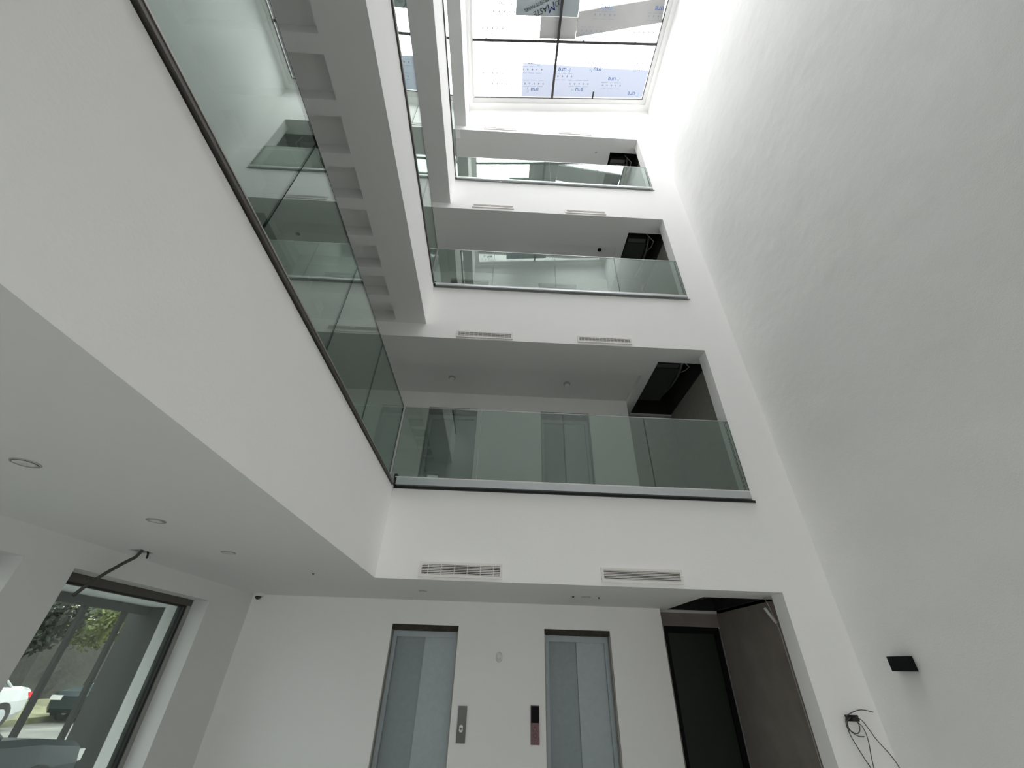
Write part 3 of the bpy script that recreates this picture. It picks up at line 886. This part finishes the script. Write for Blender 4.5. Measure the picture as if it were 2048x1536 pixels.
def leafball(b, c, r, n, sz, squash=0.8):
    for i in range(n):
        u = random.uniform(-1, 1); a = random.uniform(0, 2*math.pi); rr = r*(random.uniform(0.35, 1.0)**0.5)
        q = math.sqrt(1-u*u)
        p = Vector((c[0]+rr*q*math.cos(a), c[1]+rr*q*math.sin(a), c[2]+rr*u*squash))
        d1 = Vector((random.gauss(0, 1), random.gauss(0, 1), random.gauss(0, 1))).normalized()
        d2 = d1.orthogonal().normalized()
        s_ = sz*random.uniform(0.6, 1.3)
        b.add([p-d1*s_, p+d2*s_*0.45, p+d1*s_, p-d2*s_*0.45], [(0, 1, 2, 3)])
def tree(x, y, h, r, label, m_, n=2600):
    e = empty('street_tree', (x, y, G), label, 'tree', 'trees along the street')
    MB().tube([(0, 0, 0), (0.05, 0.05, h*0.3), (-0.03, 0.08, h*0.62)], 0.14, 10, r1=0.07).build('trunk', M['bark'], e)
    b = MB()
    for i in range(4):
        a = random.uniform(0, 6.28)
        b.tube([(-0.03, 0.08, h*0.5), (math.cos(a)*r*0.4, math.sin(a)*r*0.4, h*0.75)], 0.05, 6, r1=0.02)
    b.build('branches', M['bark'], e)
    b = MB()
    for i in range(9):
        a = random.uniform(0, 6.28); q = random.uniform(0.1, 0.75)*r
        leafball(b, (math.cos(a)*q, math.sin(a)*q, h*0.72+random.uniform(-0.35, 0.4)*r), r*0.55, n//9, 0.09)
    b.build('crown', M[m_], e)['kind'] = 'stuff'
tree(-13.9, 18.0, 3.6, 1.7, 'yellow-green sunlit street tree beyond the porch posts', 'leaf', 4200)
tree(-13.6, 13.9, 3.4, 1.6, 'dark shaded tree standing before the garden wall', 'leafd', 3600)
tree(-13.7, 10.2, 3.8, 1.8, 'dark tree at the left side of the window view', 'leafd', 3600)
tree(-13.2, 22.0, 3.9, 1.9, 'farthest green tree along the garden wall', 'leaf', 3600)

def car(name, loc, rz, paint, label, L=3.75, Wd=1.5, H=1.22):
    e = empty(name, loc, label, 'car')
    e.rotation_euler = (0, 0, rz)
    hw = Wd/2
    # lower body lofted along its length: (y, bottom, shoulder height, half width)
    secs = [(-L/2, 0.30, 0.56, hw*0.80), (-L/2+0.12, 0.20, 0.66, hw*0.93), (-L/2+0.7, 0.17, 0.74, hw), (-0.3, 0.16, 0.79, hw), (0.6, 0.16, 0.81, hw), (L/2-0.35, 0.18, 0.82, hw*0.97), (L/2-0.04, 0.24, 0.78, hw*0.88), (L/2, 0.32, 0.66, hw*0.82)]
    vs = []
    n = 10
    for (y, z0, z1, w_) in secs:
        prof = [(-w_*0.9, z0), (-w_, z0+0.12), (-w_, (z0+z1)/2+0.05), (-w_*0.95, z1-0.05), (-w_*0.82, z1), (w_*0.82, z1), (w_*0.95, z1-0.05), (w_, (z0+z1)/2+0.05), (w_, z0+0.12), (w_*0.9, z0)]
        vs += [(x, y, z) for x, z in prof]
    fs = [tuple(range(n-1, -1, -1)), tuple((len(secs)-1)*n+i for i in range(n))]
    for i in range(len(secs)-1):
        for k in range(n):
            a = i*n+k; c = i*n+(k+1) % n
            fs.append((a, c, c+n, a+n))
    MB().add(vs, fs, 0, False).build('body', M[paint], e)
    cw = hw*0.82
    def cab(y, z, w_): return [(-w_, y, z), (w_, y, z)]
    base = cab(-0.75, 0.77, cw)+cab(1.25, 0.81, cw)
    top = cab(-0.15, H, cw*0.76)+cab(0.72, H, cw*0.76)
    vs = base+top
    MB().add(vs, [(0, 1, 5, 4), (1, 3, 7, 5), (3, 2, 6, 7), (2, 0, 4, 6)]).build('windows', M['carglass'], e)
    b = MB()
    b.hexa([(-cw*0.77, -0.17, H-0.01), (cw*0.77, -0.17, H-0.01), (cw*0.77, 0.74, H-0.01), (-cw*0.77, 0.74, H-0.01)], [(-cw*0.7, -0.08, H+0.035), (cw*0.7, -0.08, H+0.035), (cw*0.7, 0.64, H+0.035), (-cw*0.7, 0.64, H+0.035)])
    for sx in (-1, 1):
        for (p, q) in (((-0.75, 0.77), (-0.15, H)), ((1.25, 0.81), (0.72, H)), ((0.3, 0.79), (0.3, H))):
            b.tube([(sx*cw, p[0], p[1]), (sx*cw*0.76, q[0], q[1])], 0.03, 6)
    b.build('roof', M[paint], e)
    for sx in (-1, 1):
        for y in (-L/2+0.68, L/2-0.72):
            wv = MB().lathe((sx*(hw-0.07), y, 0.27), [(0.27, -0.09), (0.27, 0.09)], 'x', 20).build('wheel', M['rubber'], e)
            MB().lathe((sx*(hw-0.07), y, 0.27), [(0.15, -0.10), (0.15, 0.10)], 'x', 14).build('hub', M['channel'], wv)
        MB().box(sx*(hw*0.70)-0.13, sx*(hw*0.70)+0.13, L/2-0.12, L/2+0.012, 0.58, 0.70).build('tail_light', M['red'], e)
        MB().box(sx*(hw*0.66)-0.14, sx*(hw*0.66)+0.14, -L/2-0.01, -L/2+0.10, 0.48, 0.58).build('head_light', M['btn'], e)
car('parked_car', (-5.25, 4.55, G), math.pi, 'cardark', 'dark glossy car parked close outside the window')
car('parked_car', (-11.6, 10.9, G), 0.05, 'carwhite', 'white car parked across the street')
car('parked_car', (-11.0, 15.9, G), 0.05, 'cardark', 'dark car parked farther up the street')
